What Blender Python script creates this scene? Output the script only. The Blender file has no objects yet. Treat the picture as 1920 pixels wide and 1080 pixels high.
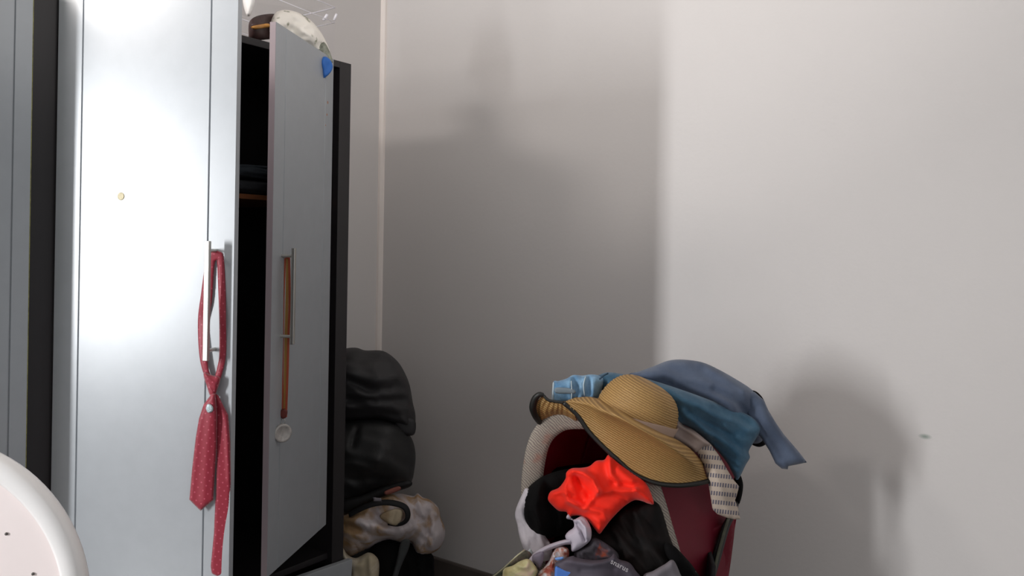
import bpy, bmesh, math, random
import numpy as np
from mathutils import Vector, Matrix, noise
from mathutils.geometry import delaunay_2d_cdt
C = bpy.context.scene.collection
S = bpy.context.scene
random.seed(7)

# ---------------------------------------------------------------- camera
F = 1493.0; CX = 960.0; CY = 468.0; EYE = 1.38; ROLL = 0.0165
sr, cr = math.sin(ROLL), math.cos(ROLL)
cam = bpy.data.cameras.new('camera'); co = bpy.data.objects.new('camera', cam); C.objects.link(co)
cam.sensor_width = 36.0; cam.lens = F/1920*36.0; cam.shift_y = -(540-CY)/1920.0; cam.clip_start = 0.02
co.matrix_world = Matrix(((cr, -sr, 0, 0), (0, 0, -1, 0), (sr, cr, 0, EYE), (0, 0, 0, 1)))
S.camera = co
S.view_settings.view_transform = 'Standard'; S.view_settings.look = 'None'
S.view_settings.gamma = 1.0; S.view_settings.use_curve_mapping = False
S.view_settings.exposure = -0.08

# ---------------------------------------------------------------- light
w = bpy.data.worlds.new('room_ambient'); S.world = w; w.use_nodes = True
w.node_tree.nodes['Background'].inputs['Color'].default_value = (0.90, 0.95, 1.0, 1)
w.node_tree.nodes['Background'].inputs['Strength'].default_value = 0.42
def area(name, loc, target, sx, sy, power, color):
    l = bpy.data.lights.new(name, 'AREA'); l.shape = 'RECTANGLE'; l.size = sx; l.size_y = sy
    l.energy = power; l.color = color
    o = bpy.data.objects.new(name, l); C.objects.link(o); o.location = loc
    o.rotation_euler = (Vector(target)-Vector(loc)).to_track_quat('-Z', 'Y').to_euler()
    return o
area('daylight_side_window', (-3.41, -0.43, 1.48), (0.3, 2.3, 1.3), 0.17, 1.35, 112, (0.98, 0.99, 1.0))
area('rear_room_fill', (1.6, -2.2, 2.0), (-0.3, 2.9, 2.0), 1.6, 1.0, 16, (1.0, 0.97, 0.95))  # added soft fill from behind the camera, no window modelled there
area('ceiling_bounce', (0.1, 1.3, 2.25), (0.0, 1.7, 2.75), 1.3, 1.0, 9, (1.0, 0.96, 0.93))  # added lamp aimed upward so the ceiling brightens the upper walls
area('high_left_fill', (-1.80, 1.22, 2.38), (-0.2, 3.2, 2.2), 0.35, 0.2, 11, (1.0, 0.93, 0.88))  # added warm fill that brightens the upper wall by the corner

# ---------------------------------------------------------------- helpers
def P(px, py, d):
    u = px-CX; v = CY-py
    return Vector(((u*cr - v*sr)/F*d, d, (u*sr + v*cr)/F*d + EYE))

def srgb(h):
    h = h.lstrip('#'); r = []
    for i in (0, 2, 4):
        c = int(h[i:i+2], 16)/255; r.append(c/12.92 if c <= .04045 else ((c+.055)/1.055)**2.4)
    return tuple(r)+(1,)

class NT:
    def __init__(s, name):
        s.m = bpy.data.materials.new(name); s.m.use_nodes = True; s.t = s.m.node_tree
        s.b = s.t.nodes['Principled BSDF']
    def n(s, typ, **kw):
        o = s.t.nodes.new(typ)
        for k, v in kw.items():
            if k in o.inputs: o.inputs[k].default_value = v
            else: setattr(o, k, v)
        return o
    def l(s, a, b): s.t.links.new(a, b)

def mat(name, col, rough=.6, spec=.5, metal=0, vary=.12, vscale=6, bump=0, bscale=300, sheen=0, stretch=(1,1,1), alpha=1, trans=0, back=None):
    k = NT(name); b = k.b
    c = srgb(col) if isinstance(col, str) else col
    tc = k.n('ShaderNodeTexCoord'); mp = k.n('ShaderNodeMapping'); mp.inputs['Scale'].default_value = stretch
    k.l(tc.outputs['Object'], mp.inputs['Vector'])
    nz = k.n('ShaderNodeTexNoise', Scale=vscale, Detail=5.0, Roughness=.6); k.l(mp.outputs[0], nz.inputs['Vector'])
    rp = k.n('ShaderNodeValToRGB')
    rp.color_ramp.elements[0].position = .3; rp.color_ramp.elements[1].position = .7
    rp.color_ramp.elements[0].color = tuple(max(0, x*(1-vary)) for x in c[:3])+(1,)
    rp.color_ramp.elements[1].color = tuple(min(1, x*(1+vary)) for x in c[:3])+(1,)
    k.l(nz.outputs['Fac'], rp.inputs['Fac']); k.l(rp.outputs['Color'], b.inputs['Base Color'])
    b.inputs['Roughness'].default_value = rough; b.inputs['Metallic'].default_value = metal
    b.inputs['Specular IOR Level'].default_value = spec
    if sheen: b.inputs['Sheen Weight'].default_value = sheen
    if alpha < 1: b.inputs['Alpha'].default_value = alpha
    if trans: b.inputs['Transmission Weight'].default_value = trans
    if bump:
        n2 = k.n('ShaderNodeTexNoise', Scale=bscale, Detail=3.0); k.l(mp.outputs[0], n2.inputs['Vector'])
        bp = k.n('ShaderNodeBump', Strength=bump, Distance=.002); k.l(n2.outputs['Fac'], bp.inputs['Height'])
        k.l(bp.outputs[0], b.inputs['Normal'])
    return k.m

def link(name, me, m, parent=None, smooth=False, loc=None, rot=None, label=None):
    o = bpy.data.objects.new(name, me); C.objects.link(o)
    if m: me.materials.append(m)
    if smooth:
        for p in me.polygons: p.use_smooth = True
    if parent: o.parent = parent
    if loc is not None: o.location = loc
    if rot is not None: o.rotation_euler = rot
    if label: o['label'] = label
    return o

def origin_of(parent):
    v = Vector((0, 0, 0))
    while parent: v += Vector(parent.location); parent = parent.parent
    return v

def mesh(name, vs, fs, m, parent=None, smooth=True, uv=None, label=None, world=True):
    """vertices are world positions; they are stored relative to the (unrotated) parent"""
    o0 = origin_of(parent) if world else Vector((0, 0, 0))
    me = bpy.data.meshes.new(name); me.from_pydata([tuple(Vector(v)-o0) for v in vs], [], fs)
    if uv is not None:
        ul = me.uv_layers.new(name='map')
        for lp in me.loops: ul.data[lp.index].uv = uv[lp.vertex_index]
    me.update()
    bm = bmesh.new(); bm.from_mesh(me); bmesh.ops.recalc_face_normals(bm, faces=bm.faces); bm.to_mesh(me); bm.free()
    return link(name, me, m, parent, smooth, label=label)

def thing(name, label, cat, loc=(0,0,0), rotz=0, group=None):
    o = bpy.data.objects.new(name, None); C.objects.link(o); o.empty_display_size = .05
    o.location = loc; o.rotation_euler = (0, 0, rotz); o['label'] = label; o['category'] = cat
    if group: o['group'] = group
    return o
def tag(o, label, cat, group=None):
    o['label'] = label; o['category'] = cat
    if group: o['group'] = group
    return o
def struct(o): o['kind'] = 'structure'; return o

def box(name, a, b, m, parent=None, bevel=.0015, loc=None, rot=None, label=None, world=False):
    bm = bmesh.new(); bmesh.ops.create_cube(bm, size=1)
    c = [(a[i]+b[i])/2 for i in range(3)]; s = [abs(b[i]-a[i]) for i in range(3)]
    for v in bm.verts: v.co = Vector((v.co.x*s[0]+c[0], v.co.y*s[1]+c[1], v.co.z*s[2]+c[2]))
    if bevel: bmesh.ops.bevel(bm, geom=list(bm.edges), offset=min(bevel, min(s)*.4), segments=2, affect='EDGES', profile=.6)
    me = bpy.data.meshes.new(name); bm.to_mesh(me); bm.free()
    return link(name, me, m, parent, False, loc, rot, label)

def catmull(pts, n=6, closed=False):
    p = [np.array(q, float) for q in pts]; out = []; N = len(p)
    rng = range(N) if closed else range(N-1)
    for i in rng:
        if closed: a, b, c, d = p[(i-1) % N], p[i], p[(i+1) % N], p[(i+2) % N]
        else: a, b, c, d = p[max(i-1, 0)], p[i], p[i+1], p[min(i+2, N-1)]
        for j in range(n):
            t = j/n
            out.append(.5*((2*b)+(c-a)*t+(2*a-5*b+4*c-d)*t*t+(3*b-a-3*c+d)*t**3))
    if not closed: out.append(p[-1])
    return out

def tube_data(path, r, n=8, flat=1.0, closed=False, up=None):
    pts = [Vector(q) for q in path]; N = len(pts); vs = []; fs = []
    nrm = None
    for i, p in enumerate(pts):
        if closed: t = pts[(i+1) % N]-pts[(i-1) % N]
        else: t = pts[min(i+1, N-1)]-pts[max(i-1, 0)]
        t.normalize()
        if up is not None: nrm = t.cross(Vector(up)).normalized()
        elif nrm is None:
            nrm = t.orthogonal().normalized()
        else: nrm = (nrm-t*nrm.dot(t)).normalized()
        bn = t.cross(nrm)
        rr = r[i] if isinstance(r, (list, tuple)) else r
        for k in range(n):
            a = 2*math.pi*k/n
            vs.append(p+nrm*math.cos(a)*rr+bn*math.sin(a)*rr*flat)
    M = N if closed else N-1
    for i in range(M):
        for k in range(n):
            a = i*n+k; b = i*n+(k+1) % n; c = ((i+1) % N)*n+(k+1) % n; d = ((i+1) % N)*n+k
            fs.append((a, b, c, d))
    if not closed:
        fs.append(tuple(range(n-1, -1, -1))); fs.append(tuple((N-1)*n+k for k in range(n)))
    return vs, fs
def tube(name, path, r, m, parent=None, n=8, flat=1.0, closed=False, up=None, smooth=True, label=None, world=True, sub=0):
    if sub: path = catmull(path, sub, closed)
    if sub and isinstance(r, (list, tuple)): r = [float(x) for x in catmull([[q] for q in r], sub, closed)]
    vs, fs = tube_data(path, r, n, flat, closed, up)
    return mesh(name, vs, fs, m, parent, smooth, label=label, world=world)

def grid_resample(rows, nu, nv):
    """rows of equally many control points -> dense grid by Catmull-Rom both ways"""
    rr = [catmull(r, nu) for r in rows]
    cols = list(zip(*rr)); cc = [catmull(c, nv) for c in cols]
    return list(zip(*cc))
def loft(name, rows, m, parent=None, nu=8, nv=6, thick=0, label=None, disp=None, offset=-1, px=True):
    g = grid_resample(rows, nu, nv); R = len(g); K = len(g[0]); vs = []; uv = []
    for i, row in enumerate(g):
        for j, q in enumerate(row):
            p = P(*q) if px else Vector(q)
            if disp: p = p+disp(p, j/(K-1), i/(R-1))
            vs.append(p); uv.append((j/(K-1), i/(R-1)))
    fs = [(i*K+j, i*K+j+1, (i+1)*K+j+1, (i+1)*K+j) for i in range(R-1) for j in range(K-1)]
    o = mesh(name, vs, fs, m, parent, True, uv, label)
    if thick:
        s = o.modifiers.new('thickness', 'SOLIDIFY'); s.thickness = thick; s.offset = offset
    return o

def seg_dist(pts, poly, closed=True):
    P0 = np.array(poly, float); P1 = np.roll(P0, -1, 0)
    if not closed: P0 = P0[:-1]; P1 = P1[:-1]
    d = P1-P0; L = (d**2).sum(1)+1e-9
    t = np.clip(((pts[:, None, :]-P0[None])*d[None]).sum(2)/L, 0, 1)
    q = P0[None]+t[..., None]*d[None]
    return np.sqrt(((pts[:, None, :]-q)**2).sum(2)).min(1)
def inside(pts, poly):
    x, y = pts[:, 0], pts[:, 1]; r = np.zeros(len(pts), bool); N = len(poly)
    for i in range(N):
        x1, y1 = poly[i]; x2, y2 = poly[(i+1) % N]
        if y1 == y2: continue
        c = ((y1 > y) != (y2 > y)) & (x < (x2-x1)*(y-y1)/(y2-y1)+x1)
        r ^= c
    return r

def puff(name, outline, depth, m, parent=None, front=.03, back=.02, rim=25, sp=5, ridges=(), folds=(), smooth=True, label=None, uvs=100.0, rnd=True, seed=0):
    """A closed soft body of cloth. outline: its contour; depth: one distance or samples (px, py, d);
    front/back: how far it swells; ridges: (polyline, height m, width px); folds: (angle deg, wavelength px, height m, stretch)"""
    ol = [tuple(q) for q in (catmull(outline, 5, True) if smooth else outline)]
    # resample contour
    pts = []; N = len(ol)
    for i in range(N):
        a = np.array(ol[i]); b = np.array(ol[(i+1) % N]); k = max(1, int(np.linalg.norm(b-a)/sp+.3))
        for j in range(k): pts.append(a+(b-a)*j/k)
    B = [pts[0]]
    for q in pts[1:]:
        if np.linalg.norm(q-B[-1]) > sp*.45: B.append(q)
    if np.linalg.norm(B[0]-B[-1]) < sp*.45: B.pop()
    B = np.array(B); x0, y0 = B.min(0); x1, y1 = B.max(0)
    g = []; yy = y0; r = 0
    while yy < y1:
        xx = x0+(sp/2 if r % 2 else 0)
        while xx < x1: g.append((xx, yy)); xx += sp
        yy += sp*.87; r += 1
    g = np.array(g); g = g[inside(g, B)]; g = g[seg_dist(g, B) > sp*.5] if len(g) else g
    allp = np.vstack([B, g]) if len(g) else B
    nb = len(B)
    res = delaunay_2d_cdt([Vector((p[0], p[1])) for p in allp], [(i, (i+1) % nb) for i in range(nb)], [], 1, 1e-4)
    V = np.array([(v[0], v[1]) for v in res[0]]); T = [tuple(f) for f in res[2]]
    cen = np.array([V[list(f)].mean(0) for f in T]); ok = inside(cen, B); T = [t for t, k in zip(T, ok) if k]
    e = seg_dist(V, B)
    if isinstance(depth, (int, float)): D = np.full(len(V), float(depth))
    else:
        s = np.array(depth, float); dd = ((V[:, None, :]-s[None, :, :2])**2).sum(2)+30.0
        wgt = 1/dd; D = (wgt*s[None, :, 2]).sum(1)/wgt.sum(1)
    t = np.clip(e/rim, 0, 1); prof = np.sqrt(1-(1-t)**2) if rnd else t*t*(3-2*t)
    fade = np.clip(e/(sp*1.6), 0, 1)
    H = np.zeros(len(V))
    for poly, h, wd in ridges:
        q = seg_dist(V, poly, False); H += h*np.exp(-(q/wd)**2)
    for ang, wl, h, st in folds:
        a = math.radians(ang); ca, sa = math.cos(a), math.sin(a)
        X = (V[:, 0]*ca+V[:, 1]*sa)/(wl*st); Y = (-V[:, 0]*sa+V[:, 1]*ca)/wl
        nn = np.array([noise.noise(Vector((x, y, 3.1+seed))) for x, y in zip(X, Y)])
        H += h*(1-np.abs(nn)*3.0)
    Df = D-front*prof-H*fade; Db = D+back*prof
    used = sorted({i for f in T for i in f}); mp = {i: k for k, i in enumerate(used)}
    vs = [P(V[i, 0], V[i, 1], Df[i]) for i in used]; uv = [((V[i, 0])/uvs, -(V[i, 1])/uvs) for i in used]
    bk = {}
    for i in used:
        if e[i] < 1e-3*sp: bk[i] = mp[i]
        else: bk[i] = len(vs); vs.append(P(V[i, 0], V[i, 1], Db[i])); uv.append((V[i, 0]/uvs, -V[i, 1]/uvs))
    fs = [tuple(mp[i] for i in f) for f in T]+[tuple(bk[i] for i in reversed(f)) for f in T if any(bk[i] != mp[i] for i in f)]
    return mesh(name, vs, fs, m, parent, True, uv, label)

def lathe(name, prof, m, parent=None, n=40, mtx=None, label=None, sy=1.0):
    vs = []; fs = []
    for (r, z) in prof:
        for k in range(n):
            a = 2*math.pi*k/n; v = Vector((r*math.cos(a), r*math.sin(a)*sy, z)); vs.append(mtx @ v if mtx else v)
    R = len(prof)
    for i in range(R-1):
        for k in range(n): fs.append((i*n+k, i*n+(k+1) % n, (i+1)*n+(k+1) % n, (i+1)*n+k))
    fs.append(tuple(range(n))); fs.append(tuple((R-1)*n+k for k in range(n)))
    return mesh(name, vs, fs, m, parent, True, label=label)

# ---------------------------------------------------------------- materials
def wall_mat(name, col, marks=()):
    k = NT(name); tc = k.n('ShaderNodeTexCoord')
    n1 = k.n('ShaderNodeTexNoise', Scale=1.4, Detail=6.0, Roughness=.6); k.l(tc.outputs['Object'], n1.inputs['Vector'])
    rp = k.n('ShaderNodeValToRGB'); c = srgb(col)
    rp.color_ramp.elements[0].position = .3; rp.color_ramp.elements[1].position = .7
    rp.color_ramp.elements[0].color = tuple(x*.96 for x in c[:3])+(1,); rp.color_ramp.elements[1].color = c
    k.l(n1.outputs['Fac'], rp.inputs['Fac']); out = rp.outputs['Color']
    for (pos, rad, mc, stretch) in marks:
        mp = k.n('ShaderNodeMapping', vector_type='POINT'); mp.inputs['Location'].default_value = tuple(-pos[i]*stretch[i] for i in range(3)); mp.inputs['Scale'].default_value = stretch
        k.l(tc.outputs['Object'], mp.inputs['Vector'])
        ln = k.n('ShaderNodeVectorMath', operation='LENGTH'); k.l(mp.outputs[0], ln.inputs[0])
        mr = k.n('ShaderNodeMapRange'); mr.inputs['From Min'].default_value = rad; mr.inputs['From Max'].default_value = rad*.2; k.l(ln.outputs['Value'], mr.inputs['Value'])
        mx = k.n('ShaderNodeMixRGB'); mx.inputs['Color2'].default_value = srgb(mc); k.l(mr.outputs[0], mx.inputs['Fac']); k.l(out, mx.inputs['Color1']); out = mx.outputs['Color']
    k.l(out, k.b.inputs['Base Color']); k.b.inputs['Roughness'].default_value = .85; k.b.inputs['Specular IOR Level'].default_value = .25
    n2 = k.n('ShaderNodeTexNoise', Scale=60.0, Detail=6.0); k.l(tc.outputs['Object'], n2.inputs['Vector'])
    bp = k.n('ShaderNodeBump', Strength=.12, Distance=.004); k.l(n2.outputs['Fac'], bp.inputs['Height']); k.l(bp.outputs[0], k.b.inputs['Normal'])
    return k.m
def on_right_wall(px, py):
    a = (px-CX)/F; d = 2.548/(.582*a+.813); return P(px, py, d)
g1 = on_right_wall(1735, 818); g2 = on_right_wall(1380, 233); g3 = on_right_wall(1600, 42)
M = {}
M['wall'] = wall_mat('painted_plaster', '#d8d4d2', [(g1, .02, '#8f9a92', (1, 1, 2.2)), (g2, .004, '#5a5250', (1, 1, 1)), (g3, .004, '#6a6462', (1, 1, 1))])
M['ceiling'] = wall_mat('ceiling_paint', '#dedbd8')
M['floor'] = mat('floor_tile', '#6a625c', .45, vary=.15, vscale=3)
M['skirting'] = mat('grey_tile_skirting', '#5d5551', .4, vary=.1, vscale=8)
M['trim'] = mat('cream_cable_cover', '#efe6e0', .5, vary=.03)
M['carcass'] = mat('black_brown_foil', '#232022', .45, vary=.18, vscale=12, stretch=(1, 1, .08))
M['door'] = mat('silver_grey_foil', '#9fa4a9', .33, spec=.85, metal=.08, vary=.03, vscale=20)
M['door_edge'] = mat('grey_edge_band', '#a89aa0', .5, vary=.04)
M['steel'] = mat('brushed_nickel', '#c9c6c0', .32, metal=.9, vary=.05)
M['orange_wood'] = mat('orange_brown_shelf', '#7a4a2c', .5, vary=.1)
M['dark_cloth'] = mat('dark_cloth', '#23252a', .95, vary=.25, vscale=18, bump=.3, bscale=500)
M['black_cloth'] = mat('black_cloth', '#0b0a0b', .95, spec=.2, vary=.25, vscale=14, bump=.3, bscale=500)
M['bag_black'] = mat('charcoal_nylon', '#2f2e30', .62, vary=.16, vscale=9, bump=.25, bscale=420)
M['bag_dark'] = mat('dull_black_nylon', '#252526', .62, vary=.16, vscale=9, bump=.25, bscale=420)
M['white_plastic'] = mat('white_plastic', '#f1efee', .38, vary=.02)
M['pink_white'] = mat('milky_plastic', '#f2e6e4', .42, vary=.02)

# ---------------------------------------------------------------- room shell
Fv = Vector((.582, .813, 0)); Nv = Vector((-.813, .582, 0)); CORN = Vector((-.590, 3.557, 0))
ang = math.atan2(.813, .582)
def quadslab(name, p0, direction, length, z0, z1, thick_dir, th, m):
    d = Vector(direction)*length; t = Vector(thick_dir)*th; p0 = Vector(p0); vs = []
    for q in (p0, p0+d, p0+d+t, p0+t):
        vs += [Vector((q.x, q.y, z0)), Vector((q.x, q.y, z1))]
    fs = [(0,1,3,2), (2,3,5,4), (4,5,7,6), (6,7,1,0), (1,7,5,3), (0,2,4,6)]
    return struct(mesh(name, vs, fs, m, smooth=False))
Rd = Vector((.813, -.582, 0))
quadslab('wall_right', CORN, Rd, 5.2, 0, 2.75, Fv, .12, M['wall'])
# left wall with the window opening beyond the wardrobe
vs = []; 
def wl(u, z, t=0): q = CORN-Fv*u+Nv*t; return Vector((q.x, q.y, z))
us = [-0.12, 4.68, 5.35, 6.6]; zs = [0, .95, 2.35, 2.75]
vs = [wl(u, z, t) for t in (0, .12) for u in us for z in zs]; fs = []
idx = lambda t, i, j: t*16+i*4+j
for i in range(3):
    for j in range(3):
        if i == 1 and j == 1: continue
        fs.append((idx(0,i,j), idx(0,i+1,j), idx(0,i+1,j+1), idx(0,i,j+1))); fs.append((idx(1,i,j), idx(1,i,j+1), idx(1,i+1,j+1), idx(1,i+1,j)))
ring = [(1,1), (2,1), (2,2), (1,2)]
for a in range(4):
    p, q = ring[a], ring[(a+1) % 4]; fs.append((idx(0,*p), idx(0,*q), idx(1,*q), idx(1,*p)))
outer = [(0,0),(1,0),(2,0),(3,0),(3,1),(3,2),(3,3),(2,3),(1,3),(0,3),(0,2),(0,1)]
for a in range(12):
    p, q = outer[a], outer[(a+1) % 12]; fs.append((idx(0,*p), idx(1,*p), idx(1,*q), idx(0,*q)))
struct(mesh('wall_left', vs, fs, M['wall'], smooth=False))
fl = [CORN+Rd*-.12+Fv*.12, CORN+Rd*5.2+Fv*.12, CORN+Rd*5.2-Fv*6.6, CORN+Rd*-.12-Fv*6.6]
def slab(name, z0, z1, m):
    vs = [Vector((p.x, p.y, z)) for z in (z0, z1) for p in fl]
    return struct(mesh(name, vs, [(3,2,1,0), (4,5,6,7), (0,1,5,4), (1,2,6,5), (2,3,7,6), (3,0,4,7)], m, smooth=False))
slab('floor', -.08, 0, M['floor']); slab('ceiling', 2.75, 2.83, M['ceiling'])
def strip(name, u_or_s, start, direction, length, h, th, inward, m):
    d = Vector(direction); n = Vector(inward); p0 = Vector(start)
    prof = [(0, 0), (th, 0), (th, h-.006), (th-.004, h), (0, h)]
    vs = [p0+n*a+Vector((0, 0, b)) for a, b in prof]+[p0+d*length+n*a+Vector((0, 0, b)) for a, b in prof]
    fs = [(i, (i+1) % 5, 5+(i+1) % 5, 5+i) for i in range(5)]+[(4,3,2,1,0), (5,6,7,8,9)]
    return struct(mesh(name, vs, fs, m, smooth=False))
strip('baseboard_right', 0, CORN-Fv*.0, Rd, 5.15, .085, .013, -Fv, M['skirting'])
strip('baseboard_left', 0, CORN, -Fv, 4.6, .085, .013, Rd, M['skirting'])
# cream cable cover running up the corner
cc = CORN+Rd*.0; vs = []
prof = [(0, 0), (.021, 0), (.019, -.010), (.010, -.017), (0, -.019)]
for z in (.09, 2.72):
    for a, b in prof: q = cc+Rd*a+Fv*b; vs.append(Vector((q.x, q.y, z)))
struct(mesh('trim_1', vs, [(i, (i+1) % 5, 5+(i+1) % 5, 5+i) for i in range(5)]+[(4,3,2,1,0), (5,6,7,8,9)], M['trim'], smooth=False))
# window frame in the opening (beyond the picture)
wf = bpy.data.objects.new('window_1', None); C.objects.link(wf); wf.location = wl(5.015, 1.65, .05); wf.rotation_euler = (0, 0, ang); wf['kind'] = 'structure'
for a, b in (((-.335,-.02,-.70),(.335,.02,-.65)), ((-.335,-.02,.65),(.335,.02,.70)), ((-.335,-.02,-.65),(-.285,.02,.65)), ((.285,-.02,-.65),(.335,.02,.65))):
    box('frame_bar', a, b, M['white_plastic'], wf)

# ---------------------------------------------------------------- wardrobe
R0 = Vector((-.549, 2.67, 0)); TOP = 1.993
wd = thing('wardrobe', 'tall silver-grey and black wardrobe with two doors standing ajar', 'wardrobe', R0, ang)
DP = .56
def wb(name, x0, x1, y0, y1, z0, z1, m='carcass', label=None, bevel=.0015): return box(name, (x0, y0, z0), (x1, y1, z1), M[m], wd, bevel, label=label)
wb('side_panel', -.050, 0, 0, DP, 0, TOP)
wb('side_panel', -1.155, -1.115, 0, DP, 0, TOP)
wb('partition', -.518, -.500, .03, DP-.01, .36, TOP-.03)
wb('partition', -1.003, -.925, 0, DP-.01, .05, TOP-.03)
wb('top_panel', -1.115, -.05, .0, DP, TOP-.022, TOP)
wb('bottom_panel', -1.115, -.05, .02, DP-.01, .345, .365)
wb('back_panel', -1.115, -.05, DP-.012, DP, .05, TOP-.022)
wb('plinth', -1.115, -.05, .04, .06, 0, .06)
wb('shelf', -.50, -.052, .03, DP-.02, 1.518, 1.533, 'orange_wood', label='shelf with orange-brown front edge')
wb('shelf', -.925, -.518, .03, DP-.02, 1.30, 1.318)
dr = box('drawer', (-.93, -.02, 0), (0.006, 0, .275), M['door'], wd, .002, loc=(0, -.004, .058), rot=(0, 0.05, 0))
for (x, y, z0, z1) in ((-.90, .01, .03, .20),):
    box('drawer_box', (-.90, .002, .02), (-.06, .45, .19), M['carcass'], dr, .001)

def door_mesh(wid, z0, z1, th, s, side):
    s = min(s, wid*.3)
    """panel with two vertical grooves in its outer face (y = side*th)"""
    g = .0022; gd = .004; pr = [(0, 0), (0, side*th)]
    for gx in (s, wid-s):
        pr += [(gx-g, side*th), (gx-g*.4, side*(th-gd)), (gx+g*.4, side*(th-gd)), (gx+g, side*th)]
    pr += [(wid, side*th), (wid, 0)]
    n = len(pr); vs = [(a, b, z0) for a, b in pr]+[(a, b, z1) for a, b in pr]
    fs = [(i, (i+1) % n, n+(i+1) % n, n+i) for i in range(n)]+[tuple(range(n))[::-1], tuple(range(n, 2*n))]
    return vs, fs
def handle(parent, x, face, side, z0, z1):
    h = box('handle', (x-.006, face+side*.030, z0), (x+.006, face+side*.040, z1), M['steel'], parent, .0015, label='slim metal bar handle')
    bm = bmesh.new(); bm.from_mesh(h.data)
    for z in (z0+.022, z1-.022):
        r = bmesh.ops.create_cone(bm, cap_ends=True, segments=12, radius1=.0045, radius2=.0045, depth=.032, matrix=Matrix.Translation((x, face+side*.0155, z)) @ Matrix.Rotation(math.pi/2, 4, 'X'))
    bm.to_mesh(h.data); bm.free(); h.data.update()
    return h
DZ0, DZ1 = .478, 1.988
def make_door(hx, world_ang, wid, side, label):
    vs, fs = door_mesh(wid, DZ0, DZ1, .018, .066, side)
    d = mesh('door', vs, fs, M['door'], wd, False, world=False, label=label)
    d.location = (hx, 0, 0); d.rotation_euler = (0, 0, world_ang-ang)
    return d
d1 = make_door(-.925, math.radians(-10), .4625, -1, 'broad silver-grey door turned to face the room')
handle(d1, .418, -.018, -1, 1.118, 1.388)
d2 = make_door(-.100, math.radians(-98.2), .428, 1, 'grey door swung wide open, seen nearly edge on')
handle(d2, .368, .018, 1, 1.106, 1.374)
e2 = box('edge_band', (.4282, .0005, DZ0), (.4292, .0175, DZ1), M['door_edge'], d2, .0002, label='pinkish grey edge band')
d0 = make_door(-1.13, ang, .127, -1, 'closed narrow silver-grey door at the left end')
box('edge_band', (.1275, -.0178, DZ0), (.1290, -.0005, DZ1), mat('worn_gold_edge', '#8c8a4a', .5, vary=.4, vscale=90), d0, .0003, label='worn yellowish edge band')
# little round screw cap on the broad door, stains on the open one
def disc_on(parent, name, x, z, r, face, side, m, label=None, th=.0016):
    bm = bmesh.new(); bmesh.ops.create_cone(bm, cap_ends=True, segments=24, radius1=r, radius2=r*.86, depth=th, matrix=Matrix.Translation((x, face+side*th/2, z)) @ Matrix.Rotation(math.pi/2*(1 if side < 0 else -1), 4, 'X'))
    me = bpy.data.meshes.new(name); bm.to_mesh(me); bm.free(); return link(name, me, m, parent, False, label=label)
disc_on(d1, 'screw_cap', .173, 1.490, .0095, -.018, -1, mat('beige_cap', '#cfc5a4', .6, vary=.2, vscale=200), 'small round beige cap')
st = mat('orange_stain', '#a8765a', .7, vary=.1)
for (x, z, r) in ((.02+.03, 1.80, .004), (.045, 1.84, .005), (.06, 1.765, .0025)):
    disc_on(d2, 'stain', x, z, r, .018, 1, st, 'faint orange spot', .0004)

# dark folded clothes on the inner shelf
def w2(x, y, z): q = R0+Fv*x+Nv*y; return Vector((q.x, q.y, z))
for k, (zc, col, lab) in enumerate(((1.56, M['dark_cloth'], 'dark folded jumper lying on the orange-edged wardrobe shelf'),
                          (1.61, mat('slate_cloth', '#343b42', .95, bump=.3), 'slate-blue folded shirt on top of the dark jumper in the wardrobe'))):
    bm = bmesh.new(); bmesh.ops.create_icosphere(bm, subdivisions=4, radius=1)
    for v in bm.verts:
        p = v.co.copy(); q = Vector([math.copysign(abs(c)**.55, c) for c in p])
        n = noise.noise(q*3+Vector((k*5, 0, 0)))*.12
        q = q*(1+n); z = q.z*.026*(1-.25*abs(q.x)); v.co = Vector((-.27, .22, 0))+Vector((q.x*.16, q.y*.14, 0)); v.co.z = zc+z
        ww = w2(v.co.x, v.co.y, v.co.z); v.co = ww
    me = bpy.data.meshes.new('folded_clothes'); bm.to_mesh(me); bm.free()
    tag(link('folded_clothes', me, col, None, True), lab, 'clothes')

# ---------------------------------------------------------------- things on top of the wardrobe
wb_m = NT('printed_white_plastic')
tc = wb_m.n('ShaderNodeTexCoord'); n1 = wb_m.n('ShaderNodeTexNoise', Scale=28.0, Detail=4.0); wb_m.l(tc.outputs['Object'], n1.inputs['Vector'])
rp = wb_m.n('ShaderNodeValToRGB'); cr_ = rp.color_ramp; cr_.elements[0].position = .33; cr_.elements[0].color = srgb('#8d8f78'); cr_.elements[1].position = .42; cr_.elements[1].color = srgb('#f6f1e8')
wb_m.l(n1.outputs['Fac'], rp.inputs['Fac']); wb_m.l(rp.outputs[0], wb_m.b.inputs['Base Color']); wb_m.b.inputs['Roughness'].default_value = .45
bag = thing('plastic_bag', 'crumpled white plastic bag heaped on top of the wardrobe', 'bag', P(560, 75, 2.62))
puff('bag_body', [(505,60), (512,30), (528,19), (555,22), (580,36), (600,58), (614,84), (618,100), (606,112), (580,104), (545,92), (515,88)], [(510,50,2.44), (560,60,2.52), (612,95,2.58)], wb_m.m, bag, .035, .09, 26, 4,
     ridges=[([(525,40),(560,50),(590,75)], .008, 8), ([(520,60),(550,70),(590,92)], -.008, 7)], folds=[(40, 14, .006, 1.5)])
puff('bag_flap', [(588,88), (606,78), (618,96), (624,118), (614,114), (600,108)], 2.55, mat('grey_green_film', '#86897c', .5, vary=.5, vscale=60), bag, .01, .03, 10, 3, folds=[(60, 8, .004, 1)], label='greenish printed corner')
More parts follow.
